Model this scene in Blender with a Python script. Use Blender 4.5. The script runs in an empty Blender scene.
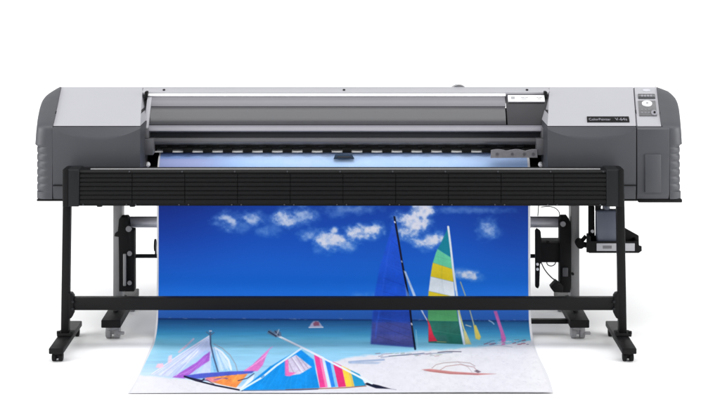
import bpy, bmesh, math, random
import numpy as np
from mathutils import Vector, Matrix
random.seed(4)
R = math.radians
scene = bpy.context.scene
C = scene.collection

# ------------------------------------------------------------------ camera
F = 1491.0            # focal length in photo pixels (720 wide)
H = 1.86              # camera height
D = 6.5               # distance from the plane y = 0
HOR = -90.0           # photo row of the horizon
def sc(Y): return F / (D + Y)
def X_(px, Y): return (px - 360.0) / sc(Y)
def Z_(py, Y): return H - (py - HOR) / sc(Y)
def PX(X, Y): return 360.0 + X * F / (D + Y)
def PY(Z, Y): return HOR + (H - Z) * F / (D + Y)

cam = bpy.data.cameras.new("camera")
cam.sensor_width = 36.0
cam.lens = F / 720.0 * 36.0
cam.shift_y = -(210.0 - HOR) / 720.0
cam.clip_end = 200
co = bpy.data.objects.new("camera", cam)
co.location = (0, -D, H)
co.rotation_euler = (R(90), 0, 0)
C.objects.link(co)
scene.camera = co

# ------------------------------------------------------------------ materials
def mat(name, col, rough=0.5, metal=0.0, spec=0.5, bump=0.0, bscale=300.0, var=0.06, vscale=6.0, coat=0.0):
    m = bpy.data.materials.new(name); m.use_nodes = True
    nt = m.node_tree; b = nt.nodes['Principled BSDF']
    b.inputs['Roughness'].default_value = rough
    b.inputs['Metallic'].default_value = metal
    b.inputs['Specular IOR Level'].default_value = spec
    b.inputs['Coat Weight'].default_value = coat
    tc = nt.nodes.new('ShaderNodeTexCoord')
    n = nt.nodes.new('ShaderNodeTexNoise'); n.inputs['Scale'].default_value = vscale; n.inputs['Detail'].default_value = 5
    nt.links.new(tc.outputs['Object'], n.inputs['Vector'])
    mx = nt.nodes.new('ShaderNodeMix'); mx.data_type = 'RGBA'
    mx.inputs[6].default_value = tuple(c * (1 - var) for c in col) + (1,)
    mx.inputs[7].default_value = tuple(min(1, c * (1 + var)) for c in col) + (1,)
    nt.links.new(n.outputs['Fac'], mx.inputs[0])
    nt.links.new(mx.outputs[2], b.inputs['Base Color'])
    # faint wear in the gloss
    n3 = nt.nodes.new('ShaderNodeTexNoise'); n3.inputs['Scale'].default_value = vscale * 4; n3.inputs['Detail'].default_value = 6
    nt.links.new(tc.outputs['Object'], n3.inputs['Vector'])
    mr = nt.nodes.new('ShaderNodeMapRange')
    mr.inputs['To Min'].default_value = max(0.03, rough - 0.06); mr.inputs['To Max'].default_value = min(1, rough + 0.06)
    nt.links.new(n3.outputs['Fac'], mr.inputs['Value'])
    nt.links.new(mr.outputs['Result'], b.inputs['Roughness'])
    if bump > 0:
        n2 = nt.nodes.new('ShaderNodeTexNoise'); n2.inputs['Scale'].default_value = bscale
        nt.links.new(tc.outputs['Object'], n2.inputs['Vector'])
        bp = nt.nodes.new('ShaderNodeBump'); bp.inputs['Strength'].default_value = bump; bp.inputs['Distance'].default_value = 0.001
        nt.links.new(n2.outputs['Fac'], bp.inputs['Height'])
        nt.links.new(bp.outputs['Normal'], b.inputs['Normal'])
    return m

M = {}
M['floor'] = mat('white_floor', (.86, .86, .86), .9, spec=.1, var=.01)
M['lid'] = mat('pale_grey_plastic', (.335, .335, .36), .45, bump=.15, bscale=500, var=.02)
M['dark'] = mat('slate_plastic', (.042, .0435, .051), .5, bump=.2, bscale=500, var=.04)
M['darker'] = mat('deep_slate_plastic', (.05, .053, .064), .5, bump=.2, bscale=500, var=.04)
M['black'] = mat('black_powder_coat', (.0045, .0045, .005), .5, bump=.3, bscale=700, var=.15, spec=.16)
M['blackm'] = mat('matt_black', (.0035, .0035, .004), .75, var=.15, spec=.2)
M['cap'] = mat('charcoal_cap', (.010, .011, .012), .5, bump=.2, bscale=600, var=.1, spec=.2)
M['alu'] = mat('brushed_aluminium', (.40, .40, .42), .38, metal=.8, var=.05)
M['legm'] = mat('grey_painted_steel', (.20, .20, .205), .45, metal=.2, var=.06, bump=.1)
M['castg'] = mat('grey_caster_rubber', (.24, .24, .25), .55, var=.1)
M['white'] = mat('white_plastic', (.82, .82, .84), .45, var=.02)
M['label'] = mat('label_paper', (.75, .75, .77), .6, var=.02)
M['label2'] = mat('pearl_badge', (.45, .45, .49), .35, var=.02)
M['ink'] = mat('grey_label_ink', (.30, .30, .31), .6)
M['win'] = mat('smoked_plastic', (.055, .055, .061), .2, var=.05, spec=.42)
M['railL'] = mat('light_rail', (.21, .205, .235), .4, var=.05)
M['sheenU'] = mat('grey_lilac_sheen', (.165, .162, .18), .4, var=.05)  # lighter tone standing for the reflection on the cover
M['railM'] = mat('mid_rail', (.15, .15, .16), .35, metal=.3, var=.06)
M['dwin'] = mat('dark_cover', (.034, .033, .038), .5, var=.06, spec=.25)
M['guard'] = mat('grey_guard', (.22, .215, .23), .5, var=.18, vscale=60)
M['disp'] = mat('display_glass', (.05, .052, .055), .2, var=.2, vscale=90)
M['keys'] = mat('keypad_membrane', (.11, .11, .115), .4, var=.25, vscale=70)
M['bottle'] = mat('cloudy_blue_plastic', (.065, .075, .105), .35, var=.2, vscale=14)
M['cable'] = mat('grey_cable', (.05, .05, .05), .5)
M['tube'] = mat('silver_tube', (.60, .60, .64), .3, metal=.15, var=.04)
M['screw'] = mat('zinc_screw', (.3, .3, .3), .35, metal=.8)
M['navy'] = mat('navy_plastic', (.02, .04, .075), .4, var=.2, vscale=40)

# ------------------------------------------------------------------ mesh helpers
def obj(name, bm, m, parent=None, smooth=True, ang=35):
    me = bpy.data.meshes.new(name)
    bmesh.ops.recalc_face_normals(bm, faces=bm.faces[:])
    bm.to_mesh(me); bm.free()
    if m is not None: me.materials.append(m)
    if smooth:
        me.shade_smooth()
        try: me.set_sharp_from_angle(angle=R(ang))
        except Exception: pass
    o = bpy.data.objects.new(name, me); C.objects.link(o)
    if parent is not None: o.parent = parent; o.matrix_parent_inverse = Matrix.Translation(-parent_world(parent))
    return o
def parent_world(p):
    v = Vector((0, 0, 0))
    while p is not None:
        v += p.location; 
        if p.parent is not None: v += p.matrix_parent_inverse.translation
        p = p.parent
    return v
def thing(name, loc, label, cat, group=None):
    o = bpy.data.objects.new(name, None); C.objects.link(o)
    o.location = loc; o.empty_display_size = .2
    o['label'] = label; o['category'] = cat
    if group: o['group'] = group
    return o
def tag(o, label, cat, group=None):
    o['label'] = label; o['category'] = cat
    if group: o['group'] = group
    return o
def BM(): return bmesh.new()
def box(bm, x0, x1, y0, y1, z0, z1, bev=0.0, seg=2):
    t = bmesh.new()
    vs = [t.verts.new((x, y, z)) for x in (x0, x1) for y in (y0, y1) for z in (z0, z1)]
    for f in ((0,1,3,2),(4,6,7,5),(0,4,5,1),(2,3,7,6),(0,2,6,4),(1,5,7,3)): t.faces.new([vs[i] for i in f])
    if bev > 0:
        bmesh.ops.bevel(t, geom=t.edges[:], offset=bev, segments=seg, affect='EDGES', profile=.5)
    merge(bm, t); return bm
def merge(bm, t, mtx=None):
    me = bpy.data.meshes.new('tmp'); 
    if mtx is not None: bmesh.ops.transform(t, matrix=mtx, verts=t.verts[:])
    t.to_mesh(me); t.free(); bm.from_mesh(me); bpy.data.meshes.remove(me)
def prism_x(bm, prof, x0, x1, bev=0.0, seg=2):
    """closed profile of (y,z) extruded along x"""
    t = bmesh.new()
    a = [t.verts.new((x0, y, z)) for y, z in prof]; b = [t.verts.new((x1, y, z)) for y, z in prof]
    n = len(prof)
    t.faces.new(a); t.faces.new(b[::-1])
    for i in range(n): t.faces.new((a[i], b[i], b[(i+1) % n], a[(i+1) % n]))
    if bev > 0: bmesh.ops.bevel(t, geom=t.edges[:], offset=bev, segments=seg, affect='EDGES', profile=.5)
    merge(bm, t); return bm
def prism_y(bm, prof, y0, y1, bev=0.0, seg=2):
    """closed profile of (x,z) extruded along y"""
    t = bmesh.new()
    a = [t.verts.new((x, y0, z)) for x, z in prof]; b = [t.verts.new((x, y1, z)) for x, z in prof]
    n = len(prof)
    t.faces.new(a); t.faces.new(b[::-1])
    for i in range(n): t.faces.new((a[i], b[i], b[(i+1) % n], a[(i+1) % n]))
    if bev > 0: bmesh.ops.bevel(t, geom=t.edges[:], offset=bev, segments=seg, affect='EDGES', profile=.5)
    merge(bm, t); return bm
def cyl(bm, p0, p1, r, seg=24, r1=None, bev=0.0):
    p0 = Vector(p0); p1 = Vector(p1); d = p1 - p0
    t = bmesh.new()
    bmesh.ops.create_cone(t, cap_ends=True, segments=seg, radius1=r, radius2=r if r1 is None else r1, depth=d.length)
    if bev > 0:
        es = [e for e in t.edges if abs(e.verts[0].co.z - e.verts[1].co.z) < 1e-6]
        bmesh.ops.bevel(t, geom=es, offset=bev, segments=2, affect='EDGES', profile=.5)
    q = Vector((0, 0, 1)).rotation_difference(d)
    merge(bm, t, Matrix.Translation((p0 + p1) / 2) @ q.to_matrix().to_4x4()); return bm
def tube(bm, pts, r, seg=8):
    pts = [Vector(p) for p in pts]; rings = []
    for i, p in enumerate(pts):
        d = (pts[min(i+1, len(pts)-1)] - pts[max(i-1, 0)]).normalized()
        u = d.cross(Vector((.3, 1, .2))).normalized(); v = d.cross(u)
        rings.append([bm.verts.new(p + (u*math.cos(a) + v*math.sin(a))*r) for a in [2*math.pi*k/seg for k in range(seg)]])
    for a, b in zip(rings, rings[1:]):
        for k in range(seg): bm.faces.new((a[k], a[(k+1) % seg], b[(k+1) % seg], b[k]))
    bm.faces.new(rings[0]); bm.faces.new(rings[-1][::-1]); return bm
def interp(tab, v):
    if v <= tab[0][0]: return tab[0][1]
    for (a, fa), (b, fb) in zip(tab, tab[1:]):
        if v <= b: return fa + (fb - fa) * (v - a) / (b - a)
    return tab[-1][1]

# ------------------------------------------------------------------ floor and sweep
bm = BM()
vs = [bm.verts.new(p) for p in ((-16, -12, 0), (16, -12, 0), (16, 7, 0), (-16, 7, 0))]; bm.faces.new(vs)
o = obj('floor', bm, M['floor'], smooth=False); o['kind'] = 'structure'
bm = BM(); prof = [(7, 0)] + [(7 + 3*math.sin(a), 3 - 3*math.cos(a)) for a in [R(90)*k/16 for k in range(1, 17)]] + [(10, 7)]
prev = None
for y, z in prof:
    row = [bm.verts.new((-16, y, z)), bm.verts.new((16, y, z))]
    if prev: bm.faces.new((prev[0], prev[1], row[1], row[0]))
    prev = row
o = obj('backdrop', bm, M['floor']); o['kind'] = 'structure'

# ------------------------------------------------------------------ the printer
YF = -0.12                                    # lower front face
YA, YB = -0.10, 0.25                          # lid slope: front edge and ridge
ZA, ZB = Z_(126, YA), Z_(87, YB)
ZBOT = Z_(199.5, YF)
YK = 0.60
def lidY(z): return YA + (YB - YA) * (z - ZA) / (ZB - ZA)
def hit(px, py):
    """where the view line through a photo point meets the sloping lid"""
    dz = -(py - HOR) / F
    # point: Y+D = t ; z = H + dz t ; z = ZA + k (Y-YA)
    k = (ZB - ZA) / (YB - YA)
    t = (ZA + k * (-D - YA) - H) / (dz - k)
    return (px - 360) / F * t, t - D, H + dz * t

printer = thing('large_format_printer', (-0.04, 0.25, 0), 'wide grey large-format printer on a steel stand, feeding out the beach print', 'printer')

def shell(name, m, xl, xr, zs, Yf, outer=0, ribs=False, ncol=14, back=YK, crown=0.02, parent=printer):
    """front skin over rows zs between photo columns xl(py), xr(py); outer -1/+1 rounds that side"""
    bm = BM(); rows = []
    for z in zs:
        y0 = Yf(z); py = PY(z, y0)
        a, b = X_(xl(py), y0), X_(xr(py), y0)
        row = []
        fr = [k / ncol for k in range(ncol + 1)]
        for f in fr:
            x = a + (b - a) * f
            y = y0
            if outer:
                d = (x - a) if outer < 0 else (b - x)
                rr = 0.05
                if d < rr: y += rr * .7 - math.sqrt(max(0, (rr*.7)**2 - ((rr - d)*.7)**2))
                if ribs and 147 < py < 192:
                    ph = (py - 147) / 7.5 * 2 * math.pi
                    w = max(0, 1 - d / .055)
                    y += .005 * w * (0.5 + .5 * math.cos(ph))**3
            row.append(bm.verts.new((x, y, z)))
        L = bm.verts.new((row[0].co.x + (.012 if outer < 0 else 0), back, z - (0.07 if z > ZB - .08 else 0)))
        Q = bm.verts.new((row[-1].co.x - (.012 if outer > 0 else 0), back, z - (0.07 if z > ZB - .08 else 0)))
        rows.append([L] + row + [Q])
    for r0, r1 in zip(rows, rows[1:]):
        for k in range(len(r0) - 1): bm.faces.new((r0[k], r0[k+1], r1[k+1], r1[k]))
        bm.faces.new((r0[-1], r0[0], r1[0], r1[-1]))
    for r in (rows[0], rows[-1]): bm.faces.new(r)
    return obj(name, bm, m, parent, ang=30)

def bodyY(z):
    if z <= ZA: return YF + 0.02 * max(0, (ZA - .1 - z) / .25)**2 * .5
    return lidY(z)
zs_cap = [ZBOT + (ZA - ZBOT) * k / 180 for k in range(181)] + [ZA + (ZB - ZA) * k / 16 for k in range(1, 17)]
def capY(z):
    # the end caps bulge a little over the lid line
    a = bodyY(min(z, ZA)); b = lidY(z) - .026
    return .5 * (a + b + math.sqrt((a - b)**2 + .03**2)) if z > ZA - .25 else a
def rib(py): return (0.5 + .5 * math.cos((py - 147) / 7.5 * 2 * math.pi))**3 * .45 if 147 < py < 192 else 0
outL = [(87, 60), (89, 56), (92, 51), (95, 46.5), (98, 43.2), (103, 40), (110, 37.8), (120, 35.8), (132, 34.4), (145.5, 33.4), (146.5, 35.2), (200, 35.2)]
outR = [(87, 656), (89, 660), (91, 668), (94, 672), (98.6, 676.6), (103, 679), (110, 680.8), (120, 682), (132, 683), (145, 683.8), (146, 681.6), (191, 681.8), (193, 682.6), (200, 682.4)]
capL = shell('end_cap', M['dark'], lambda p: interp(outL, p) + rib(p), lambda p: interp([(88, 60.5), (126, 52.6), (200, 52.2)], p), zs_cap, capY, outer=-1, ribs=True, ncol=18)
capR = shell('end_cap', M['dark'], lambda p: interp([(88, 657), (126, 661.5), (130, 669.5), (200, 669.8)], p), lambda p: interp(outR, p) - rib(p), zs_cap, capY, outer=1, ribs=True, ncol=18)
zs_lid = [ZA + (ZB - ZA) * k / 10 for k in range(11)]
lidL = shell('lid', M['lid'], lambda p: interp([(87, 61.2), (126, 53.2)], p), lambda p: interp([(87, 142.6), (126, 140.2)], p), zs_lid, lidY, ncol=2)
lidR = shell('lid', M['lid'], lambda p: interp([(87, 549.5), (126, 547.6)], p), lambda p: interp([(87, 633.2), (126, 636)], p), zs_lid, lidY, ncol=2)

def scoop_panel(x0, x1, parent, arc):
    """dark front with a curved scoop under the lid"""
    bm = BM(); n = 48; rows = None; cols = []
    for k in range(n + 1):
        px = x0 + (x1 - x0) * k / n
        X = X_(px, YF)
        f = 2.0 * k / n - 1
        pa = arc[0] + (arc[1] - arc[0]) * (1 - abs(f)**2.2)
        za = Z_(pa, YF)
        zt = ZA - .003
        col = [(X, YK, ZBOT), (X, YF + .012, ZBOT), (X, YF + .008, ZBOT + .015)]
        for t in (.1, .35, .6, .8, 1):
            z = ZBOT + .015 + (za - .003 - ZBOT - .015) * t
            col.append((X, bodyY(z), z))
        dep = .020 * (1 - abs(f)**2.2) + .002
        for t in (.06, .25, .5, .75, 1.0):
            col.append((X, YF - .001 + dep * t, za + (zt - za) * t))
        col.append((X, YK, zt))
        cols.append([bm.verts.new(p) for p in col])
    for a, b in zip(cols, cols[1:]):
        for i in range(len(a)): bm.faces.new((a[i], b[i], b[(i+1) % len(a)], a[(i+1) % len(a)]))
    bm.faces.new(cols[0]); bm.faces.new(cols[-1][::-1])
    return obj('front_panel', bm, M['dark'], parent, ang=22)
fpL = scoop_panel(52.6, 140.2, printer, (128.5, 140.0))
fpR = scoop_panel(547.6, 636.2, printer, (129.5, 139.6))
# seams low on both panels
for (a, b, par) in ((53, 62, fpL), (620, 636, fpR)):
    bm = BM(); zz = Z_(185.5, YF); box(bm, X_(a, YF), X_(b, YF), YF - .0015, YF + .004, zz - .0022, zz + .0022)
    obj('seam', bm, M['blackm'], par)

# the column under the control panel, with its little access door
bm = BM()
for k in range(1):
    x0, x1 = X_(637.2, YF), X_(669.3, YF)
    prism_x(bm, [(YF + .012, ZBOT), (YF + .002, ZBOT + .02), (YF - .002, ZA - .12), (YF - .001, ZA - .012), (YF + .01, ZA - .002), (YK, ZA - .002), (YK, ZBOT)], x0, x1, .002)
colm = obj('front_panel', bm, M['dark'], printer)
colm['label'] = 'narrow slate front panel under the control panel with a small access door'
bm = BM(); box(bm, X_(644.6, YF), X_(660.8, YF), YF - .008, YF + .02, ZBOT + .03, Z_(154, YF), .003)
obj('access_door', bm, M['dark'], colm)
bm = BM(); box(bm, X_(639, YF), X_(683, YF), YF + .012, YK - .02, ZBOT - .016, ZBOT - .001, .004)
obj('base_skirt', bm, M['blackm'], printer)
bm = BM(); box(bm, X_(36, YF), X_(140, YF), YF + .012, YK - .02, ZBOT - .010, ZBOT - .001, .003)
obj('base_skirt', bm, M['blackm'], printer)
bm = BM(); box(bm, X_(549, YF), X_(638, YF), YF + .014, YK - .02, ZBOT - .010, ZBOT - .001, .003)
obj('base_skirt', bm, M['blackm'], printer)

# control panel plate on the slope
cpn = shell('control_panel', M['lid'], lambda p: interp([(87, 634.6), (126, 637.6)], p), lambda p: interp([(87, 656.6), (126, 661.2)], p), zs_lid, lambda z: lidY(z) - .008, ncol=2)
k_ = math.atan2(ZB - ZA, YB - YA)
def slope_slab(name, px0, py0, px1, py1, m, parent, h0=0.0, h=.004, bev=.0015, round_=False, skew=0.0):
    """thin slab lying on the lid slope between two photo corners"""
    xa, ya, za = hit(px0, py1); xb, yb, zb = hit(px1, py0)
    ln = math.hypot(yb - ya, zb - za); w = hit(px1, py1)[0] - xa
    skew = (hit(px0 - .085 * (py1 - py0), py0)[0] - xa) / ln
    t = bmesh.new()
    if round_:
        bmesh.ops.create_cone(t, cap_ends=True, segments=40, radius1=.5, radius2=.5, depth=1)
        bmesh.ops.transform(t, matrix=Matrix.Diagonal((w, ln, h, 1)), verts=t.verts[:])
        bmesh.ops.translate(t, vec=(w/2, ln/2, h/2), verts=t.verts[:])
    else:
        t2 = bmesh.new(); box(t2, 0, w, 0, ln, 0, h, bev); t.free(); t = t2
    for v in t.verts: v.co.x += skew * v.co.y
    mtx = Matrix.Translation((xa, ya - math.sin(k_)*h0, za + math.cos(k_)*h0)) @ Matrix.Rotation(k_, 4, 'X')
    bm = BM(); merge(bm, t, mtx)
    return obj(name, bm, m, parent)
OFF = .0105 * .6
slope_slab('display', 638.2, 95.2, 655.2, 99.6, M['disp'], cpn, OFF * .4, .005, skew=-.05)
kp = slope_slab('keypad', 639.3, 102, 657, 117, M['keys'], cpn, OFF * .4, .005, skew=-.05)
slope_slab('button', 642.0, 102.9, 652.2, 108.2, M['white'], kp, OFF * .4 + .005, .004, round_=True)
slope_slab('button', 645.8, 104.7, 648.4, 106.3, M['ink'], kp, OFF * .4 + .0091, .002, round_=True)
slope_slab('button', 651.2, 112.4, 657.0, 117.2, M['railL'], kp, OFF * .4 + .005, .004, round_=True)
slope_slab('button', 653.4, 113.8, 655.6, 115.8, M['blackm'], kp, OFF * .4 + .0091, .002, round_=True)
for i, (a, b) in enumerate(((641, 643), (644, 646), (647, 649), (650, 652))):
    slope_slab('indicator', a, 96.6, b, 98.2, M['railL'], cpn, OFF * .4 + .005, .001, bev=0)
for r in range(2):
    for k in range(3):
        slope_slab('key', 641 + 3.4*k, 110.4 + 3*r, 643.2 + 3.4*k, 112 + 3*r, M['railM'], kp, OFF*.4 + .005, .001, bev=0)
# raised logo lozenge at the top of the panel
slope_slab('badge', 642.5, 90.0, 650.5, 92.2, M['label2'], cpn, OFF * .4, .002, round_=True)

# nameplate with its lettering
npl = slope_slab('nameplate', 587.2, 117.0, 629.6, 122.6, M['blackm'], lidR, 0, .004, bev=.002)
def lettering(text, px, py, size, m, parent, h0, xs=1.0, align='LEFT'):
    cu = bpy.data.curves.new('lettering', 'FONT'); cu.body = text; cu.size = size; cu.extrude = .0004; cu.align_x = align
    tmp = bpy.data.objects.new('tmp', cu); C.objects.link(tmp)
    dg = bpy.context.evaluated_depsgraph_get()
    me = bpy.data.meshes.new_from_object(tmp.evaluated_get(dg)); bpy.data.objects.remove(tmp)
    x, y, z = hit(px, py)
    me.transform(Matrix.Translation((x, y - math.sin(k_)*h0, z + math.cos(k_)*h0)) @ Matrix.Rotation(k_, 4, 'X') @ Matrix.Diagonal((xs, 1, 1, 1)))
    me.materials.clear(); me.materials.append(m)
    me.name = 'lettering'
    o = bpy.data.objects.new('lettering', me); C.objects.link(o); o.parent = parent
    o.matrix_parent_inverse = Matrix.Translation(-parent_world(parent))
    return o
lettering('ColorPainter', 589, 121.4, .030, M['railL'], npl, .0046, .60)
lettering('V-64s', 615.5, 121.4, .034, M['railL'], npl, .0046, .66)

# ---- centre section between the two housings
xL, xR = 142.8, 549.3
# top deck along the ridge
bm = BM()
def hz(py): return hit(360, py)[1:]
y1, z1 = hz(92.6)
prism_x(bm, [(y1, z1), (YB, ZB), (YK, ZB - .07), (YK, ZB - .12), (y1 + .02, z1 - .03), (y1, z1 - .008)], X_(xL, .22), X_(xR, .22))
deck = obj('top_deck', bm, M['lid'], printer)
bm = BM()
prism_y(bm, [(X_(452 + 14*k/12, YB), ZB - .006 + .0135 * math.sin(math.pi*k/12)**.7) for k in range(13)], YB + .004, YB + .05)
obj('latch', bm, M['railM'], deck)
for px in (164, 344, 527):
    bm = BM(); x, y, z = hit(px, 90.2)
    n = Vector((0, -math.sin(k_), math.cos(k_)))
    cyl(bm, Vector((x, y, z)) - n*.002, Vector((x, y, z)) + n*.003, .006, 16)
    obj('screw', bm, M['blackm'], deck)
# white front edge of the cover, then the smoked cover itself
def band(name, m, px0, px1, rows, parent=printer, thick=.012, bev=.0015):
    """rows: (py, Y) down the cover; makes a slab following them"""
    pr = [(Y, Z_(py, Y)) for py, Y in rows]
    bk = [(y + thick, z - thick * .6) for y, z in pr[::-1]]
    bm = BM(); prism_x(bm, pr + bk, X_(px0, rows[0][1]), X_(px1, rows[0][1]), bev)
    return obj(name, bm, m, parent)
band('cover_edge', M['white'], 148.2, 505.5, [(93.4, .186), (94.4, .178), (96.0, .172)], thick=.02)
cov = band('smoked_cover', M['win'], 150, 505, [(106.8, .140), (112, .122), (118, .104), (124.8, .086)], bev=.001)
band('cover_band', M['sheenU'], 150, 505, [(96.8, .176), (101, .158), (106.4, .142)], parent=cov, bev=.001)  # upper band: the cover's reflection, painted as a lighter colour
band('cover_band', M['railL'], 148.6, 542, [(125.2, .078), (127, .058), (131.0, .044)], parent=cov, bev=.002)
dk = band('carriage_door', M['dwin'], 505.6, 546.2, [(95.6, .180), (104, .15), (125.0, .085)])
lb = band('notice_label', M['label'], 507.8, 544.2, [(95.2, .171), (98, .160), (101.6, .147)], parent=dk, thick=.008, bev=0)
def on_rows(rows, py):
    return interp([(a, b) for a, b in rows], py)
def ink(px0, px1, py0, py1):
    rows = [(95.2, .171), (98, .160), (101.6, .147)]
    bm = BM(); ya, yb = on_rows(rows, py0) - .0015, on_rows(rows, py1) - .0015
    v = [bm.verts.new(p) for p in ((X_(px0, ya), ya, Z_(py0, ya)), (X_(px1, ya), ya, Z_(py0, ya)), (X_(px1, yb), yb, Z_(py1, yb)), (X_(px0, yb), yb, Z_(py1, yb)))]
    bm.faces.new(v); return bm
for (a, b, c, d) in ((511, 514.8, 96.6, 99), (521, 524.6, 97.2, 97.9), (525.2, 528, 97.2, 97.9), (521.6, 526.5, 98.8, 99.4), (536.5, 538.5, 97.0, 97.6), (539, 542, 97.0, 97.6), (537.5, 541, 98.7, 99.3)):
    obj('printing', ink(a, b, c, d), M['ink'], lb)
# side frames of the cover and hinge blocks
for s, (a, b) in ((-1, (145.0, 149.6)), (1, (542.6, 547.4))):
    if s < 0:
        bm = BM()
        for py0 in (0,):
            pr = [(.172, Z_(97, .172)), (.05, Z_(128.5, .05)), (.09, Z_(128.5, .09)), (.20, Z_(97, .20))]
            prism_x(bm, pr, X_(a, .1), X_(b, .1), .002)
        obj('cover_side', M['railL'] and bm, M['lid'], printer)
    bm = BM(); c = 146.3 if s < 0 else 545.6
    box(bm, X_(c - 1.3, .17), X_(c + 1.3, .17), .160, .20, Z_(98, .17), Z_(91.6, .17), .002)
    obj('hinge', bm, M['blackm'], printer)
    # bracket blocks beside the print bed
    bm = BM()
    bx = (143.2, 153.2) if s < 0 else (536.8, 547.2)
    box(bm, X_(bx[0], .02), X_(bx[1], .02), .02, .10, Z_(155.2, .02), Z_(139.2, .02), .003)
    br = obj('bed_bracket', bm, M['railM'], printer)
    bm = BM(); bx = (143.2, 148.4) if s < 0 else (541.8, 547.4)
    box(bm, X_(bx[0], .03), X_(bx[1], .03), .032, .09, Z_(138.6, .03), Z_(128.6, .03), .002)
    obj('bracket_plate', bm, M['railM'], br)
    bm = BM(); c = 147.2 if s < 0 else 541.2
    cyl(bm, (X_(c, .04), .055, Z_(165, .04)), (X_(c, .04), .042, Z_(165, .04)), .012, 14, r1=.004)
    obj('guide_pin', bm, M['label'], br)
# rail under the cover
band('carriage_rail', M['darker'], 149, 541.6, [(131.2, .10), (137.4, .09)], thick=.05)
band('beam', M['railM'], 153.5, 536.6, [(137.2, .07), (138.4, .060), (141.5, .056), (143.4, .060)], thick=.03, bev=.001)
# black inner body
bm = BM()
prism_x(bm, [(.20, Z_(131.5, .20)), (.20, .80), (.10, .72), (.07, .70), (.06, ZBOT + .02), (.08, ZBOT - .01), (YK - .02, ZBOT), (YK - .02, .92)], X_(140.4, .05), X_(549.6, .05))
obj('inner_body', bm, M['blackm'], printer)
bm = BM(); box(bm, X_(154, .08), X_(536, .08), .075, .14, Z_(148.9, .075), Z_(143.2, .075), .002)
rb = obj('roller_beam', bm, M['blackm'], printer)
# bright slot of the bed behind the pinch rollers
bm = BM(); prism_x(bm, [(.074, Z_(152.4, .074)), (.100, Z_(148.6, .100)), (.11, Z_(148.6, .100)), (.11, Z_(152.4, .074))], X_(155.4, .085), X_(533, .085))
obj('bed_strip', bm, mat('white_bed_strip', (.92, .92, .93), .5, var=.01), printer)
step = 19.86
for k in range(20):
    px = 168.3 + step * k - (0 if k else 0)
    if px > 536: break
    bm = BM()
    w = 4.6
    box(bm, X_(px - w, .09), X_(px + w, .09), .066, .145, Z_(152.4, .070), Z_(148.0, .070), .001)
    pr = obj('pinch_roller', bm, M['blackm'], printer)
    bm = BM(); zc = Z_(149.6, .08)
    cyl(bm, (X_(px - 2.6, .08), .088, zc), (X_(px + 2.6, .08), .088, zc), .0085, 16)
    obj('wheel', bm, M['cap'], pr)
    bm = BM(); box(bm, X_(px - 8.5, .07), X_(px - 1.5, .07), .0715, .078, Z_(147.2, .07), Z_(145.6, .07), .001)
    obj('spring_plate', bm, M['cap'], pr)
bm = BM(); box(bm, X_(152.5, .09), X_(157, .09), .085, .145, Z_(153, .10), Z_(147.0, .09)); obj('roller_stop', bm, M['blackm'], printer)
# media edge guard on the right of the bed
bm = BM(); pf = [(490.5, 157.6)]
for k in range(25):
    f = k / 24; pf.append((490.8 + 46 * f, 150.6 - 1.5 * abs(math.sin(f * math.pi * 2.5 + .4))))
pf.append((537.2, 157.2))
prism_y(bm, [(X_(a, .03), Z_(b, .03)) for a, b in pf], .018, .030)
eg = obj('edge_guard', bm, M['guard'], printer)
for px in (497, 512, 524, 533):
    bm = BM(); cyl(bm, (X_(px, .02), .0185, Z_(153.8, .02)), (X_(px, .02), .0155, Z_(153.8, .02)), .006, 14); obj('screw', bm, M['railM'], eg)
# dark paper tongue in the middle of the bed
bm = BM(); pf = [(333.6, 158.9), (335.2, 154.9), (352.2, 154.9), (354.2, 158.9)]
prism_y(bm, [(X_(a, .05), Z_(b, .05)) for a, b in pf], .046, .066, .0012)
tg = obj('paper_tongue', bm, M['navy'], printer)
bm = BM(); box(bm, X_(337.5, .05), X_(350.5, .05), .0445, .047, Z_(157.4, .05), Z_(156.1, .05)); obj('inlay', bm, M['win'], tg)

# ---- stand of the printer
def caster(bm_f, x, y, ztop, r, w, twin=True):
    t = BM()
    cyl(t, (x, y, ztop), (x, y, ztop - .014), r*.75, 16)
    return t
for s, xf, xc in ((-1, -1.073, -1.079), (1, .946, .957)):
    bm = BM(); box(bm, xc - .019, xc + .019, .13, .21, .09, ZBOT + .02, .003)
    leg = obj('leg', bm, M['legm'], printer)
    bm = BM()
    box(bm, xf - .042, xf + .042, -.08, .46, .060, .094, .004)
    ft = obj('foot', bm, M['black'], leg)
    # keep to three levels: casters under the leg
    for yy in (-.03, .40):
        bm = BM()
        for dx in (-.019, .019):
            cyl(bm, (xf + dx - .011, yy + .012, .028), (xf + dx + .011, yy + .012, .028), .028, 24, bev=.004)
        box(bm, xf - .008, xf + .008, yy - .008, yy + .016, .02, .060, .002)
        cyl(bm, (xf, yy, .045), (xf, yy, .060), .026, 20)
        box(bm, xf + .025, xf + .052, yy - .02, yy - .004, .022, .034, .003)
        obj('caster', bm, M['castg'], leg)
    for dy in (.05, .30):
        bm = BM(); cyl(bm, (xf, dy, .094), (xf, dy, .102), .011, 6); obj('bolt', bm, M['blackm'], leg)
bm = BM(); box(bm, -1.06, .938, .40, .44, .52, .58, .003); obj('stretcher', bm, M['black'], printer)
bm = BM(); box(bm, .70, .91, .0, .03, Z_(324, .0), Z_(319.8, .0), .003); obj('stretcher', bm, M['black'], printer)

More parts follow.
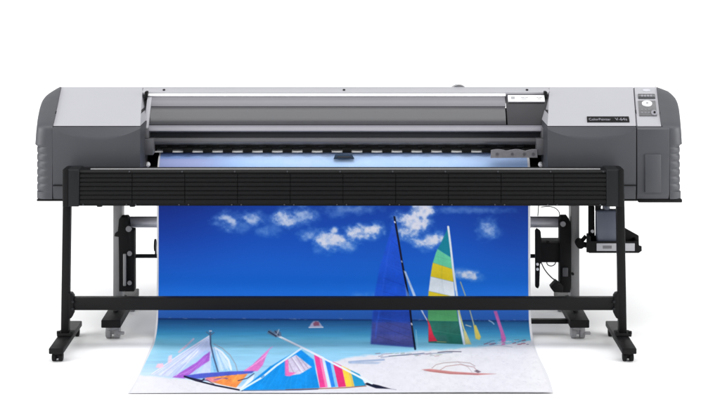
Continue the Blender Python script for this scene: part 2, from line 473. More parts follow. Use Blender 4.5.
# ---- take-up unit, bolted to the two legs
YT = .20
tz = Z_(222, YT)
tu = 'take_up_bracket'
bm = BM()
prism_y(bm, [(X_(a, .12), Z_(b, .12)) for a, b in ((119.4, 291), (119.4, 236), (114.6, 236), (115.2, 233), (118.6, 231), (119.2, 219), (121, 217), (127, 216.8), (128.4, 219), (128.6, 229.5), (134.4, 230.2), (134.4, 291))], .11, .17, .002)
tb = obj(tu, bm, M['blackm'], printer)
bm = BM()
box(bm, X_(123.0, .1), X_(126.2, .1), .098, .112, Z_(286, .1), Z_(254, .1), .003); obj('cover_plate', bm, M['legm'], tb)
bm = BM(); cyl(bm, (X_(129.5, .1), .11, Z_(253.6, .1)), (X_(129.5, .1), .10, Z_(253.6, .1)), .011, 18); obj('knob', bm, M['railM'], tb)
bm = BM(); cyl(bm, (X_(128.6, .1), .11, Z_(229, .1)), (X_(128.6, .1), .10, Z_(229, .1)), .013, 18); obj('knob', bm, M['railM'], tb)
bm = BM(); cyl(bm, (X_(129.5, .1), .11, Z_(283, .1)), (X_(129.5, .1), .10, Z_(283, .1)), .010, 18); obj('knob', bm, M['railM'], tb)
bm = BM()
prism_y(bm, [(X_(a, .12), Z_(b, .12)) for a, b in ((559.6, 292), (559.6, 219), (562, 216.6), (567.5, 216.6), (570, 221), (571, 232), (570, 292))], .11, .17, .002)
tb2 = obj(tu, bm, M['blackm'], printer)
bm = BM(); box(bm, X_(562.6, .1), X_(568.0, .1), .095, .112, Z_(276.5, .1), Z_(267.5, .1), .003); obj('cover_plate', bm, M['dark'], tb2)
bm = BM(); prism_y(bm, [(X_(a, .1), Z_(b, .1)) for a, b in ((549.5, 286), (555.5, 279.5), (562.5, 285), (562, 291), (553, 290.5))], .07, .12, .003); obj('foot_pedal', bm, M['blackm'], tb2)
bm = BM(); cyl(bm, (X_(563, .1), .11, Z_(224, .1)), (X_(563, .1), .098, Z_(224, .1)), .012, 18); obj('knob', bm, M['railM'], tb2)
bm = BM(); cyl(bm, (X_(572.8, .1), .11, Z_(274, .1)), (X_(572.8, .1), .098, Z_(274, .1)), .006, 12); obj('screw', bm, M['blackm'], tb2)
# motor box
bm = BM(); box(bm, X_(540, .14), X_(562, .14), .12, .24, Z_(261.5, .14), Z_(242.4, .14), .004)
box(bm, X_(546, .14), X_(549, .14), .125, .16, Z_(243, .14), Z_(240.2, .14), .002)
mt = obj('take_up_motor', bm, M['blackm'], printer)
bm = BM(); prism_y(bm, [(X_(a, .13), Z_(b, .13)) for a, b in ((535.4, 287), (535.2, 231), (537, 228.6), (540.5, 231), (541.2, 240), (541.2, 262), (539.4, 264), (539.2, 285), (538, 288))], .12, .15, .002)
obj('motor_flange', bm, M['blackm'], mt)
for yy in (264, 269):
    bm = BM(); cyl(bm, (X_(537.4, .12), .121, Z_(yy, .12)), (X_(537.4, .12), .113, Z_(yy, .12)), .006, 14); obj('screw', bm, M['label'], mt)
def wire(name, pts, r, parent, Y):
    P = [Vector((X_(a, Y), Y, Z_(b, Y))) for a, b in pts]; out = []
    for i in range(len(P) - 1):
        p0, p1, p2, p3 = P[max(i-1, 0)], P[i], P[i+1], P[min(i+2, len(P)-1)]
        for k in range(8):
            t = k / 8
            out.append(.5*((2*p1) + (p2-p0)*t + (2*p0-5*p1+4*p2-p3)*t*t + (3*p1-p0-3*p2+p3)*t**3))
    out.append(P[-1]); bm = BM(); tube(bm, out, r); return obj(name, bm, M['cable'], parent)
wire('cable', [(546.5, 261), (547.5, 264.5), (551, 266), (554.5, 264.5), (556, 261)], .0025, mt, .15)
wire('cable', [(541, 262), (545, 270), (551, 277), (557, 281.5)], .0028, mt, .15)
wire('cable', [(537.8, 216), (538.5, 207), (538.8, 200)], .0022, mt, .19)
wire('cable', [(559.6, 217), (559.0, 212), (555, 208), (549, 206.5), (541, 207)], .0022, mt, .19)
# spindle rod of the take-up
bm = BM(); cyl(bm, (X_(133, .18), .18, Z_(256, .18)), (X_(538, .18), .18, Z_(256, .18)), .009, 16); obj('dancer_rod', bm, M['cap'], printer)
bm = BM(); cyl(bm, (X_(154.5, .15), .15, Z_(245, .15)), (X_(156, .15), .15, Z_(245, .15)), .027, 20); box(bm, X_(154.8, .15), X_(155.8, .15), .15, .18, Z_(256, .15), Z_(245, .15)); obj('dancer_stop', bm, M['blackm'], printer)
# empty core tube resting in the brackets
bm = BM(); xa, xb = X_(127.6, YT), X_(564, YT)
cyl(bm, (xa, YT, tz), (xb, YT, tz), .025, 40, bev=.002)
tag(obj('core_tube', bm, M['tube'], None), 'silver take-up tube resting across the brackets behind the hanging print', 'tube')

# ---- waste ink tray and bottle
YW = .0
bm = BM()
prism_y(bm, [(X_(a, .06), Z_(b, .06)) for a, b in ((588.4, 252.5), (588.4, 206), (594.4, 206), (594.4, 236.5), (620, 229.5), (625, 228), (638.6, 235.6), (639, 251), (636, 252.5))], .055, .07, .0015)
box(bm, X_(588.4, YW), X_(638.6, YW), YW - .01, .06, Z_(252.6, YW), Z_(250.4, YW), .002)      # tray bottom
box(bm, X_(588.4, YW), X_(590.4, YW), YW - .01, .06, Z_(251, YW), Z_(236, YW), .002)
box(bm, X_(635.6, YW), X_(638.4, YW), YW - .01, .06, Z_(251, YW), Z_(240, YW), .002)
prism_y(bm, [(X_(a, YW), Z_(b, YW)) for a, b in ((586, 251.6), (586, 240.6), (637.6, 240.6), (638.4, 245), (641, 245.4), (641.2, 250), (638, 252.2))], YW - .016, YW - .008, .001)
tray = obj('waste_tray', bm, M['blackm'], printer)
bm = BM(); box(bm, X_(596, YW), X_(634, YW), YW - .019, YW - .0158, Z_(250, YW), Z_(242.4, YW), .001); lp = obj('tray_label', bm, M['lid'], tray)
bm = BM(); box(bm, X_(602, YW), X_(611, YW), YW - .0196, YW - .018, Z_(247.6, YW), Z_(244.6, YW)); obj('printing', bm, M['railM'], lp)
bm = BM(); cyl(bm, (X_(577, .08), .08, Z_(243, .08)), (X_(590, .08), .06, Z_(245, .08)), .012, 14)
cyl(bm, (X_(580, .07), .05, Z_(243.6, .07)), (X_(580, .07), .10, Z_(243.6, .07)), .019, 18)
cyl(bm, (X_(577.6, .07), .07, Z_(246, .07)), (X_(586, .07), .07, Z_(236, .07)), .009, 12)
obj('tray_arm', bm, M['blackm'], tray)
bm = BM(); cyl(bm, (X_(593, .03), .05, Z_(232, .03)), (X_(593, .03), .04, Z_(232, .03)), .007, 14); obj('screw', bm, M['label'], tray)
bm = BM(); cyl(bm, (X_(598, .03), .03, Z_(203, .03)), (X_(598, .03), .03, Z_(210.5, .03)), .013, 20); obj('drain_nozzle', bm, M['blackm'], tray)
wb = thing('waste_bottle', (X_(609, .02), .02, Z_(250, .02)), 'cloudy blue-grey waste ink bottle standing in the black tray under the printer', 'bottle')
bm = BM(); bx0, bx1 = X_(596, .02), X_(633, .02)
box(bm, bx0, X_(622, .02), .0, .05, Z_(250, .02), Z_(209.5, .02), .010, 4)
obj('bottle_body', bm, M['bottle'], wb)
bm = BM(); cyl(bm, (X_(606, .03), .025, Z_(210, .03)), (X_(606, .03), .025, Z_(205.0, .03)), .016, 20, bev=.002); obj('neck', bm, M['bottle'], wb)

# ------------------------------------------------------------------ the drying unit on its own stand
dry = thing('drying_heater', (-.068, -.19, 0), 'black slotted drying heater on a wheeled frame in front of the printer', 'heater')
YD = -.24
zt, zb = Z_(169.8, YD), Z_(206.4, YD)
bm = BM(); prism_x(bm, [(YD + .012, zb), (YD + .008, zb + .004), (YD + .008, zt - .012), (YD + .014, zt - .004), (YD + .024, zt - .001), (YD + .09, zt - .004), (YD + .09, zb)], X_(70, YD), X_(614, YD))
hs = obj('housing', bm, M['black'], dry)
bm = BM(); prism_x(bm, [(YD + .016, zt - .002), (YD + .018, zt + .0018), (YD + .026, zt + .0022), (YD + .027, zt - .002)], X_(89.8, YD), X_(601, YD))
obj('top_strip', bm, M['legm'], hs)
for a, b in ((72, 79), (606, 614)): pass
secs = [79.4 + 52.72 * k for k in range(11)]
pz0, pz1 = zb + .011, zt - .016
for k in range(10):
    a, b = X_(secs[k] + .35, YD), X_(secs[k+1] - .35, YD)
    prof = [(YD + .02, pz0), (YD + .001, pz0)]
    n = 7; h = (pz1 - pz0) / n
    for i in range(n):
        z0 = pz0 + h * i
        prof += [(YD + .001, z0 + h*.12), (YD, z0 + h*.30), (YD, z0 + h*.72), (YD + .001, z0 + h*.84), (YD + .0045, z0 + h*.86), (YD + .0045, z0 + h*.99)]
    prof += [(YD + .001, pz1), (YD + .02, pz1)]
    bm = BM(); prism_x(bm, prof, a, b)
    obj('louvre_panel', bm, M['black'], dry, ang=20)
for k in range(11):
    for (zz, dx) in ((zt - .009, -3), (zb + .006, 3.5), (zb + .006, -6)):
        px = secs[k] + dx
        if px < 80 or px > 605: continue
        bm = BM(); cyl(bm, (X_(px, YD), YD + .010, zz), (X_(px, YD), YD + .005, zz), .0032, 10); obj('screw', bm, M['dark'], hs)
for (p0, p1, s) in ((63.0, 79.2, -1), (606.4, 623.6, 1)):
    bm = BM(); box(bm, X_(p0, YD), X_(p1, YD), YD - .004, YD + .10, zb - .001, zt + .001, .005, 3)
    ec = obj('end_cap', bm, M['cap'], dry)
    bm = BM()
    q = (p0, p0 + 5.0) if s < 0 else (p1 - 5.0, p1)
    box(bm, X_(q[0], YD) - .001, X_(q[1], YD) + .001, YD - .007, YD + .08, zb - .001, zt + .002, .003)
    obj('corner_bracket', bm, M['black'], ec)
# knob under the right end of the heater
for px in (98, 131, 600):
    bm = BM(); cyl(bm, (X_(px, YD), YD + .04, zb + .002), (X_(px, YD), YD + .04, zb - .008), .012, 16); obj('clip', bm, M['blackm'], hs)
YP = -.19
for s, xt, xb_, xf in ((-1, X_(67.3, YP), X_(65.3, YP), -1.247), (1, X_(620, YP), X_(622.4, YP), 1.105)):
    bm = BM(); w = .0165
    t = bmesh.new(); box(t, -w, w, YP - .016, YP + .022, .062, zb + .05, .004)
    for v in t.verts:
        f = (v.co.z - .062) / (zb + .05 - .062); v.co.x += xb_ + (xt - xb_) * f
    merge(bm, t); pst = obj('post', bm, M['black'], dry)
    bm = BM(); box(bm, xb_ - .030, xb_ + .034, YP - .03, YP + .035, .062, .074, .003)
    for dx in (-.025, .029): cyl(bm, (xb_ + dx, YP - .018, .07), (xb_ + dx, YP - .018, .083), .008, 6)
    obj('post_flange', bm, M['blackm'], pst)
    bm = BM(); box(bm, xf - .030, xf + .030, -.385, .03, .038, .062, .004)
    ft = obj('foot', bm, M['black'], dry)
    for yy in (-.355, .0):
        bm = BM()
        for dx in (-.014, .014): cyl(bm, (xf + dx - .008, yy + .006, .019), (xf + dx + .008, yy + .006, .019), .019, 22, bev=.003)
        box(bm, xf - .007, xf + .007, yy - .004, yy + .012, .012, .040, .002)
        cyl(bm, (xf, yy, .030), (xf, yy, .039), .014, 16)
        obj('caster', bm, M['blackm'], ft)
    # gusset plate where the crossbar meets the post
    bm = BM(); z0, z1 = Z_(312.6, YP), Z_(295.4, YP)
    xin = .017 * -s
    xx = xb_ + (xt - xb_) * .2
    prism_y(bm, [(xx + xin*.9, z1 + .014), (xx + xin*1.6, z1 + .012), (xx + xin*2.1, z1), (xx + xin*2.1, z0), (xx + xin*1.6, z0 - .018), (xx + xin*.9, z0 - .024)], YP - .018, YP + .018, .001)
    obj('gusset', bm, M['black'], pst)
for px in (73.6, 613.4):
    for py_ in (300.6, 307.8):
        bm = BM(); cyl(bm, (X_(px, YP), YP - .010, Z_(py_, YP)), (X_(px, YP), YP - .0225, Z_(py_, YP)), .006, 6); obj('bolt', bm, M['cap'], dry)
bm = BM(); box(bm, X_(70, YP), X_(617.4, YP), YP - .014, YP + .024, Z_(310.4, YP - .014), Z_(298.0, YP - .014), .004)
obj('crossbar', bm, M['black'], dry)

# ------------------------------------------------------------------ the print
PXL, PXR = X_(156.8, .02), X_(530.6, .02)
W = PXR - PXL
path = [(.150, .7905), (.135, .7895), (.120, .787), (.105, .783)]
path = []
def P(y, z): path.append((y, z))
# bed, rounded nose, drop, bend, floor
zN = Z_(152.4, .12)
P(.150, zN - .001); P(.12, zN)
for k in range(1, 9):
    a = R(72) * k / 8
    P(.12 - .085 * math.sin(a) , zN - .085 * (1 - math.cos(a)) * 1.0)
P(.030, zN - .085); P(.024, .66); P(.022, .50); P(.022, .35); P(.020, .22); P(.014, .15)
for k in range(1, 10):
    a = R(90) * k / 9
    P(.010 - .15 * (1 - math.cos(a)), .0012 + .108 * (1 - math.sin(a)))
P(-.24, .0012); P(-.40, .0012); P(-.60, .0012); P(-.772, .0012)
pth = np.array(path)
# smooth resample
def resample(p, n):
    d = np.r_[0, np.cumsum(np.hypot(*np.diff(p, axis=0).T))]
    s = np.linspace(0, d[-1], n)
    q = np.stack([np.interp(s, d, p[:, 0]), np.interp(s, d, p[:, 1])], 1)
    ker = np.hanning(23); ker /= ker.sum()
    for c in range(2):
        e = np.pad(q[:, c], 11, mode='reflect', reflect_type='odd'); q[:, c] = np.convolve(e, ker, 'valid')
    return s, q
NV, NU = 620, 780
S, Q = resample(pth, NV)
u = np.linspace(0, 1, NU)
GX = PXL + W * u[None, :] + 0 * S[:, None]
GY = np.repeat(Q[:, :1], NU, 1); GZ = np.repeat(Q[:, 1:], NU, 1)
GZ = np.maximum(GZ, .0012)
# a lazy ripple where the sheet lies on the floor
flo = np.clip((-.25 - GY) / .4, 0, 1)
GZ = GZ + flo * .0012 * (1 + np.sin(GX * 5.3 + GY * 3)) + np.clip((-.62 - GY)/.13, 0, 1)**2 * .003 * (1 + .7*np.sin(GX * 2.3 + .6) + .3*np.sin(GX*6.1))
GX = GX + np.clip((.12 - GZ) / .12, 0, 1) * np.clip((.05 - GY) / .8, 0, 1) * .006 * np.sin(GY * 9)
hang = np.clip((GZ - .1) / .2, 0, 1) * np.clip((.70 - GZ) / .1, 0, 1)
GY = GY + hang * .0022 * np.sin(GX * 7 + 1.0 + GZ*2)
px = PX(GX, GY); py = PY(GZ, GY)
# artwork coordinates: columns follow the hanging part of the sheet
ax, ay = px, py

def fbm(x, y, seed, octs=5):
    rng = np.random.RandomState(seed); T = rng.rand(256, 256); r = 0; a = 1; tot = 0
    for _ in range(octs):
        xi = np.floor(x).astype(int); yi = np.floor(y).astype(int); fx = x - xi; fy = y - yi
        fx = fx*fx*(3-2*fx); fy = fy*fy*(3-2*fy)
        g = lambda i, j: T[(yi + j) % 256, (xi + i) % 256]
        r = r + a * ((g(0,0)*(1-fx) + g(1,0)*fx)*(1-fy) + (g(0,1)*(1-fx) + g(1,1)*fx)*fy)
        tot += a; a *= .5; x = x*2.03 + 17.3; y = y*2.03 + 5.1
    return r / tot
def sstep(a, b, v):
    t = np.clip((v - a) / (b - a), 0, 1); return t*t*(3 - 2*t)
col = np.zeros((NV, NU, 3))
def ramp(v, tab):
    xs = [t[0] for t in tab]; return np.stack([np.interp(v, xs, [t[1][c] for t in tab]) for c in range(3)], -1)
# sky; pale top rows include painted sheen, rows under the crossbar painted shade
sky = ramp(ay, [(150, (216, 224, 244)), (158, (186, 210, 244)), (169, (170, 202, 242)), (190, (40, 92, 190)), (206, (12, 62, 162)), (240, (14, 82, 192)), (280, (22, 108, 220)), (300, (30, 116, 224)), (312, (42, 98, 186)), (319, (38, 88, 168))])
lx = sstep(270, 160, ax) * sstep(310, 200, ay); sky = sky * (1 - .34 * lx[..., None] * np.array([1, .8, .4]))
rx = sstep(440, 520, ax) * sstep(310, 220, ay); sky = sky * (1 - .16 * rx[..., None] * np.array([1, .9, .6]))
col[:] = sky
def blend(mask, c):
    global col
    c = np.array(c, float)
    col = col * (1 - mask[..., None]) + c * mask[..., None]
# clouds; the last three whiten the strip where sheen is painted in
nz = fbm(ax / 9, ay / 7, 3); nz2 = fbm(ax / 3.6, ay / 3.2, 8)
cl = np.zeros_like(ax)
for (cx, cy, rx_, ry_, d) in ((231, 221, 12, 8, .62), (254, 219, 12, 8, .6), (263, 231, 8, 5, .4), (243, 225, 16, 6, .35), (286, 217, 12, 9, .7), (303, 215, 15, 9, .55), (272, 229, 10, 6, .3),
        (330, 240, 17, 9, .85), (310, 235, 9, 6, .5), (334, 231, 5, 4, .7), (345, 247, 10, 5, .5), (357, 233, 14, 8, 1.0), (374, 231, 11, 7, .95), (364, 236, 16, 5, .8), (350, 209, 26, 5, .4), (338, 212, 14, 6, .3),
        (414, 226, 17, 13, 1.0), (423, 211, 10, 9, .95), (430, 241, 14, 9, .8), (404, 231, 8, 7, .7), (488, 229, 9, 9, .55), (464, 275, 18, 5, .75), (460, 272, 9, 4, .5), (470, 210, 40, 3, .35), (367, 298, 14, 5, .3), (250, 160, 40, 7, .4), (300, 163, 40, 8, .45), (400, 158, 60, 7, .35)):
    e = 1.12 - np.sqrt(((ax - cx) / (rx_ * 1.22))**2 + ((ay - cy) / (ry_ * 1.2))**2)
    cl = np.maximum(cl, min(1, d * 1.18) * sstep(-.25, 1.0, e + (nz - .5) * 1.1 + (nz2 - .5) * .4))
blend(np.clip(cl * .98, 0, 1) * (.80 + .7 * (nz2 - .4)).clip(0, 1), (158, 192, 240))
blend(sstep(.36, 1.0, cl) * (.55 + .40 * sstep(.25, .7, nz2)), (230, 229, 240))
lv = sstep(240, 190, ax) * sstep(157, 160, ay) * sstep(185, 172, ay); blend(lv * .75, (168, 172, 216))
# sea
hz_ = 318.4 + (ax - 160) * .006
sea = ramp(ay, [(318, (16, 58, 112)), (321, (16, 74, 128)), (327, (24, 100, 154)), (334, (58, 140, 184)), (341, (112, 186, 214)), (349, (146, 206, 228)), (362, (150, 202, 230)), (380, (162, 206, 234))])
wv = fbm(ax / 22, ay / 1.6, 21); sea = sea * (0.94 + .12 * wv[..., None])
m = sstep(-.5, .5, ay - hz_); col = col * (1 - m[..., None]) + sea * m[..., None]
blend(np.exp(-((ay - hz_ - .3) / .8)**2) * .55, (10, 32, 84))
blend(sstep(.62, .8, fbm(ax / 5, ay / .8, 31)) * np.exp(-((ay - hz_ + .4) / .9)**2) * .6, (120, 140, 180))
# sand
sb = np.interp(ax, [140, 152, 185, 240, 300, 345, 372, 420, 470, 500, 531], [375.5, 375.5, 379, 386, 372, 358, 354.5, 350.8, 347.5, 344.5, 341.5])
sandc = np.array((224., 223, 227)) * (0.97 + .06 * fbm(ax / 6, ay / 3.2, 41)[..., None]) - 5 * sstep(.55, .7, fbm(ax / 3, ay / 1.8, 44))[..., None]
m = sstep(-1.6, 1.8, ay - sb + (fbm(ax / 7, ay / 3, 52) - .5) * 3); col = col * (1 - m[..., None]) + sandc * m[..., None]
left = sstep(190, 150, ax) * sstep(360, 378, ay); blend(left * .5, (226, 226, 234))

FINE = fbm(ax / 1.6 + ay / 3, ay / 1.3, 77)
def poly(pts, c, soft=.5, alpha=1.0, shade=0.07, seed=5):
    soft = soft * 1.25
    pts = np.array(pts, float)
    ins = np.zeros(ax.shape, bool); dist = np.full(ax.shape, 1e9)
    n = len(pts)
    x0, y0 = pts.min(0) - 3; x1, y1 = pts.max(0) + 3
    sel = (ax > x0) & (ax < x1) & (ay > y0) & (ay < y1)
    X = ax[sel]; Y = ay[sel]; I = np.zeros(X.shape, bool); Dm = np.full(X.shape, 1e9)
    for i in range(n):
        a, b = pts[i], pts[(i+1) % n]
        if a[1] != b[1]:
            c1 = ((a[1] > Y) != (b[1] > Y)) & (X < (b[0]-a[0]) * (Y-a[1]) / (b[1]-a[1]) + a[0]); I ^= c1
        d = b - a; L = max((d**2).sum(), 1e-9)
        t = np.clip(((X-a[0])*d[0] + (Y-a[1])*d[1]) / L, 0, 1)
        Dm = np.minimum(Dm, np.hypot(X-a[0]-t*d[0], Y-a[1]-t*d[1]))
    sd = np.where(I, Dm, -Dm)
    mk = np.zeros(ax.shape); mk[sel] = sstep(-soft, soft, sd) * alpha
    cc = np.array(c, float)
    if shade:
        f = 1 + shade * ((fbm(ax / 6, ay / 9, seed) - .5) * 2.4 + (FINE - .5) * 1.6)
        global col
        tgt = np.clip(cc * f[..., None], 0, 255); col = col * (1 - mk[..., None]) + tgt * mk[..., None]
    else: blend(mk, cc)
def line(pts, c, w, alpha=1.0, soft=.45):
    pts = np.array(pts, float); mk = np.zeros(ax.shape)
    for a, b in zip(pts, pts[1:]):
        d = b - a; L = max((d**2).sum(), 1e-9)
        x0, x1 = min(a[0], b[0]) - 4, max(a[0], b[0]) + 4; y0, y1 = min(a[1], b[1]) - 4, max(a[1], b[1]) + 4
        sel = (ax > x0) & (ax < x1) & (ay > y0) & (ay < y1)
        X = ax[sel]; Y = ay[sel]
        t = np.clip(((X-a[0])*d[0] + (Y-a[1])*d[1]) / L, 0, 1)
        dd = np.hypot(X-a[0]-t*d[0], Y-a[1]-t*d[1])
        mk[sel] = np.maximum(mk[sel], sstep(w/2 + soft, w/2 - soft, dd))
    blend(mk * alpha, c)
# far little boat
poly([(309, 327.2), (311, 323.6), (313.5, 321.2), (318, 321), (320, 323), (323, 327)], (150, 150, 178), .7)
poly([(313, 323.5), (315.5, 321.2), (319, 322), (319.5, 325.5), (314, 326)], (120, 70, 96), .7)
line([(309, 327.4), (323, 327.2)], (206, 206, 220), .9)
# the big dark blue sail
poly([(394.2, 219), (388, 240), (379.5, 268), (374.5, 295), (372.4, 318), (371.2, 343.5), (390, 345), (414.2, 346.8), (411, 316), (404.5, 274), (397.5, 234)], (28, 82, 216), 1.0, .8, .07)
poly([(373.4, 311), (372.4, 320), (371.2, 343.5), (390, 345), (414.2, 346.8), (410.6, 311)], (32, 64, 156), 1.0, .8, .08, 9)
msk = sstep(322, 344, ay) * (ax > 369) * (ax < 416); poly([(372, 322), (371.2, 343.5), (390, 345), (414.2, 346.8), (411.5, 322)], (64, 68, 140), 1.2, .7, .1)
poly([(371.6, 335), (371.2, 343.5), (390, 345), (414.2, 346.8), (413, 335)], (96, 96, 152), 2.2, .55, .1)
for (a, b) in (((376, 320), (398, 321)), ((380, 326), (412, 338)), ((374, 335), (400, 343)), ((386, 322), (410, 330))): line([a, b], (40, 40, 90), .6, .4)
for k in range(8): line([(392 - 2*k, 226 + 13*k), (398 + 2.0*k, 236 + 12.6*k)], random.choice(((40, 92, 222), (18, 56, 176), (52, 110, 232))), .8, .35)
for k in range(5): line([(391 - 3.5*k, 240 + 20*k), (386 - 2.6*k, 262 + 19*k)], (50, 104, 228), 1.6, .3)
line([(381, 262), (400, 268)], (44, 98, 224), .8, .4); line([(377, 284), (405, 289)], (44, 98, 224), .8, .4)
line([(394.4, 217), (398.4, 240), (402, 262), (409, 300), (411.6, 324), (415.2, 349)], (10, 14, 34), 1.9)
line([(394.6, 221.8), (395, 222.4)], (220, 225, 240), 1.4); line([(401.6, 261), (402, 262)], (150, 170, 210), 1.2); line([(411.4, 323.4), (411.9, 324.6)], (190, 190, 200), 1.4)
# white jib between the sails
poly([(403.6, 270.5), (406, 271.5), (416.4, 297), (423.8, 313), (422.6, 313.6), (413.5, 297)], (196, 212, 240), .5, .92)
poly([(405, 284), (407, 290), (411.5, 300), (406.5, 297)], (120, 160, 226), .6, .7)
line([(423, 313), (427, 320)], (200, 200, 214), 1.0); line([(416, 330), (418, 352)], (190, 215, 228), .7, .5)
# striped sail
Ls = [(447.4, 229), (441, 243), (436.4, 251), (432.4, 264), (430.4, 277), (428.6, 292), (428, 300), (428, 320), (428.6, 343)]
Rs = [(449.6, 229), (450.8, 245), (451.8, 257), (452.6, 268), (453.6, 282), (455, 296), (455.6, 303), (458.6, 322), (463, 344.4)]
def lerp(tab, y): return interp([(b, a) for a, b in tab], y)
def stripe(yl0, yr0, yl1, yr1, c, sh=.03):
    l = [(lerp(Ls, yl0 + (yl1-yl0)*k/4), yl0 + (yl1-yl0)*k/4) for k in range(5)]; r = [(lerp(Rs, yr0 + (yr1-yr0)*k/4), yr0 + (yr1-yr0)*k/4) for k in range(5)]
    poly(l + r[::-1], c, .5, 1, sh)
stripe(229, 228, 249, 258, (16, 134, 158)); stripe(249, 258, 262.6, 269, (104, 208, 166)); stripe(262.6, 269, 276.5, 282, (232, 206, 44))
stripe(276.5, 282, 291, 297, (232, 240, 248), .03); stripe(291, 297, 303, 305, (234, 208, 46)); stripe(303, 305, 321, 321.5, (82, 160, 104)); stripe(321, 321.5, 342.6, 344.2, (30, 104, 92), .09)
poly([(429, 334), (446, 335), (450, 343), (429, 342)], (66, 108, 112), 1.2, .5)
for y in (240, 256, 270, 284, 296, 312, 330): line([(lerp(Ls, y) + 1, y), (lerp(Rs, y + 5), y + 5)], random.choice(((40, 90, 80), (250, 250, 220))), .5, .12)
for k in range(4): line([(446.5 - 3*k, 236 + 6*k), (432.5 + 6.5*k, 340)], (30, 70, 70), .6, .05)
line([(448.2, 226.8), (450.6, 246), (453, 268), (457, 296), (460, 322), (464.4, 344)], (206, 220, 236), 2.1); line([(448.2, 226.8), (450.6, 246), (453, 268), (455.6, 290)], (232, 238, 246), 1.2)
poly([(427, 318), (428.4, 326), (428.6, 341.5), (437.4, 341), (433.5, 335), (430, 324)], (206, 40, 70), .6)
line([(437, 341.5), (446, 342)], (206, 190, 120), .8, .6)
# booms, streamers and paddles on the right
line([(458, 308), (463.5, 328), (466, 334)], (196, 196, 140), 1.5); poly([(463.4, 331), (465.6, 331), (471.5, 344.4), (465.4, 344.2)], (206, 200, 136), .6)
line([(460.5, 282), (467, 300), (474.5, 327)], (176, 180, 150), 1.2, .85); poly([(473.5, 325), (476, 325), (481, 337), (479.5, 340), (475.5, 338.6)], (206, 190, 92), .6)
line([(466, 325), (471, 326.5)], (206, 200, 180), 1.0, .8)
poly([(493.6, 311), (497, 311), (501, 324), (506, 338), (505, 344.6), (501.6, 345), (500.6, 333)], (206, 96, 168), .6, .9)
line([(489, 320.5), (492, 322), (494, 324)], (170, 190, 220), 1.2, .7)
# hulls and clutter along the waterline
line([(381, 357.5), (395, 355.5), (412, 354.2), (430, 353.6), (452, 352.4)], (150, 160, 178), 1.0, .85); line([(389, 356), (404, 355.2), (424, 353)], (96, 104, 124), .7, .8)
line([(349, 362), (360, 361), (372, 360.4), (384, 359.6)], (146, 166, 196), 1.8, .8); poly([(349, 363.6), (351, 361), (362, 361.8), (381, 362), (378, 363.8)], (160, 178, 206), .7, .8)
line([(438, 352.4), (446, 351.4), (461, 351.6)], (84, 78, 100), .9, .85)
for k in range(26):
    x = 372 + random.random() * 70; y = 353 + random.random() * 3.4; line([(x, y), (x + 2 + 3*random.random(), y - .5)], (124 + random.random()*60, 130 + random.random()*50, 150), .7, .6)
for k in range(30):
    x = 484 + random.random() * 44; y = 339.5 + random.random() * 5; cc = random.choice(((150, 60, 80), (110, 110, 140), (200, 170, 190), (220, 220, 230), (90, 120, 150))); line([(x, y), (x + 1.5 + 3*random.random(), y - 1 + random.random())], cc, .9, .7)
line([(478, 346), (500, 345.4), (512, 347)], (150, 160, 180), .7, .6)
# red canoe with its curved outrigger arms
poly([(422, 369.4), (430, 368.8), (452, 371.4), (476, 373), (496, 373.8), (478, 375), (450, 374), (430, 371.6)], (190, 112, 108), .6, .85)
line([(424, 370.4), (450, 373.4), (478, 374.4)], (130, 70, 72), .6, .45)
line([(432, 368), (436, 364.6), (444, 362.8), (458, 361.8), (470, 363), (475, 366)], (170, 150, 150), .8, .8); line([(440, 370), (446, 366.2), (460, 364.4), (474, 367), (477, 371)], (176, 140, 138), .8, .8)
line([(458, 362), (468, 367), (472, 372)], (170, 150, 150), .6, .6); poly([(474, 371), (477, 369.6), (481, 371.6), (478, 373)], (90, 70, 80), .5, .8)
for k in range(70):
    x = 440 + random.random() * 100; y = 352 + random.random() * 36; line([(x, y), (x + 3*random.random(), y + .7)], (206, 206, 214), .7, .55)
# left boat: pale and purple sail, arc sail, deck
poly([(209, 335.5), (200, 341), (180, 354), (150, 374.6), (166, 376.4), (186, 378), (210, 377), (212, 350)], (196, 206, 236), .6, .95, .06)
poly([(203, 341), (184, 358), (168, 375.6), (158, 375)], (222, 224, 240), .6, .6); poly([(206, 350), (192, 360), (174, 376), (184, 378), (200, 372), (211, 352)], (170, 204, 244), .7, .8)
poly([(210, 351.5), (204, 355.5), (197, 362), (172.5, 377.2), (184.5, 378.4), (196, 369.6), (205, 363.4), (209.4, 360.5)], (164, 84, 196), .6, .95, .08)
poly([(199, 346), (190, 354), (181, 364), (187, 362), (198, 352)], (236, 238, 248), .6, .8)
line([(209, 336), (180, 354.4), (152, 373.6)], (232, 232, 242), .9, .9)
poly([(211, 346), (220, 350), (228, 358), (232, 367), (219, 371), (213, 362)], (196, 222, 242), .7, .85)
poly([(213, 349), (217, 360), (218.6, 371.5), (214, 372), (211, 358)], (122, 186, 232), .6, .8)
line([(214, 344), (222, 348), (230, 355), (235.5, 364), (237.5, 371)], (150, 160, 170), 1.0, .9); line([(215, 347.5), (222, 352), (228.5, 360), (231, 369)], (238, 242, 248), 1.9, .85)
line([(210.4, 330.5), (210.6, 344), (213.6, 357), (218, 371.5)], (76, 92, 120), 1.5); line([(206.5, 332), (210.4, 335), (214, 332.6)], (80, 96, 124), 1.2, .8)
line([(209.6, 331), (211.4, 331)], (190, 196, 214), 1.2)
line([(186, 346), (179, 352)], (222, 196, 210), 2.0, .85); line([(193.6, 338.8), (184, 348)], (196, 176, 200), 1.7, .8); poly([(167.6, 361.5), (168.6, 355.8), (172, 354.6), (172, 361), (169, 363.6)], (232, 206, 218), .6, .85)
poly([(155.6, 367.4), (157.4, 363.6), (163, 363.2), (163.6, 366.4), (160, 368.2)], (238, 190, 206), .6, .9)
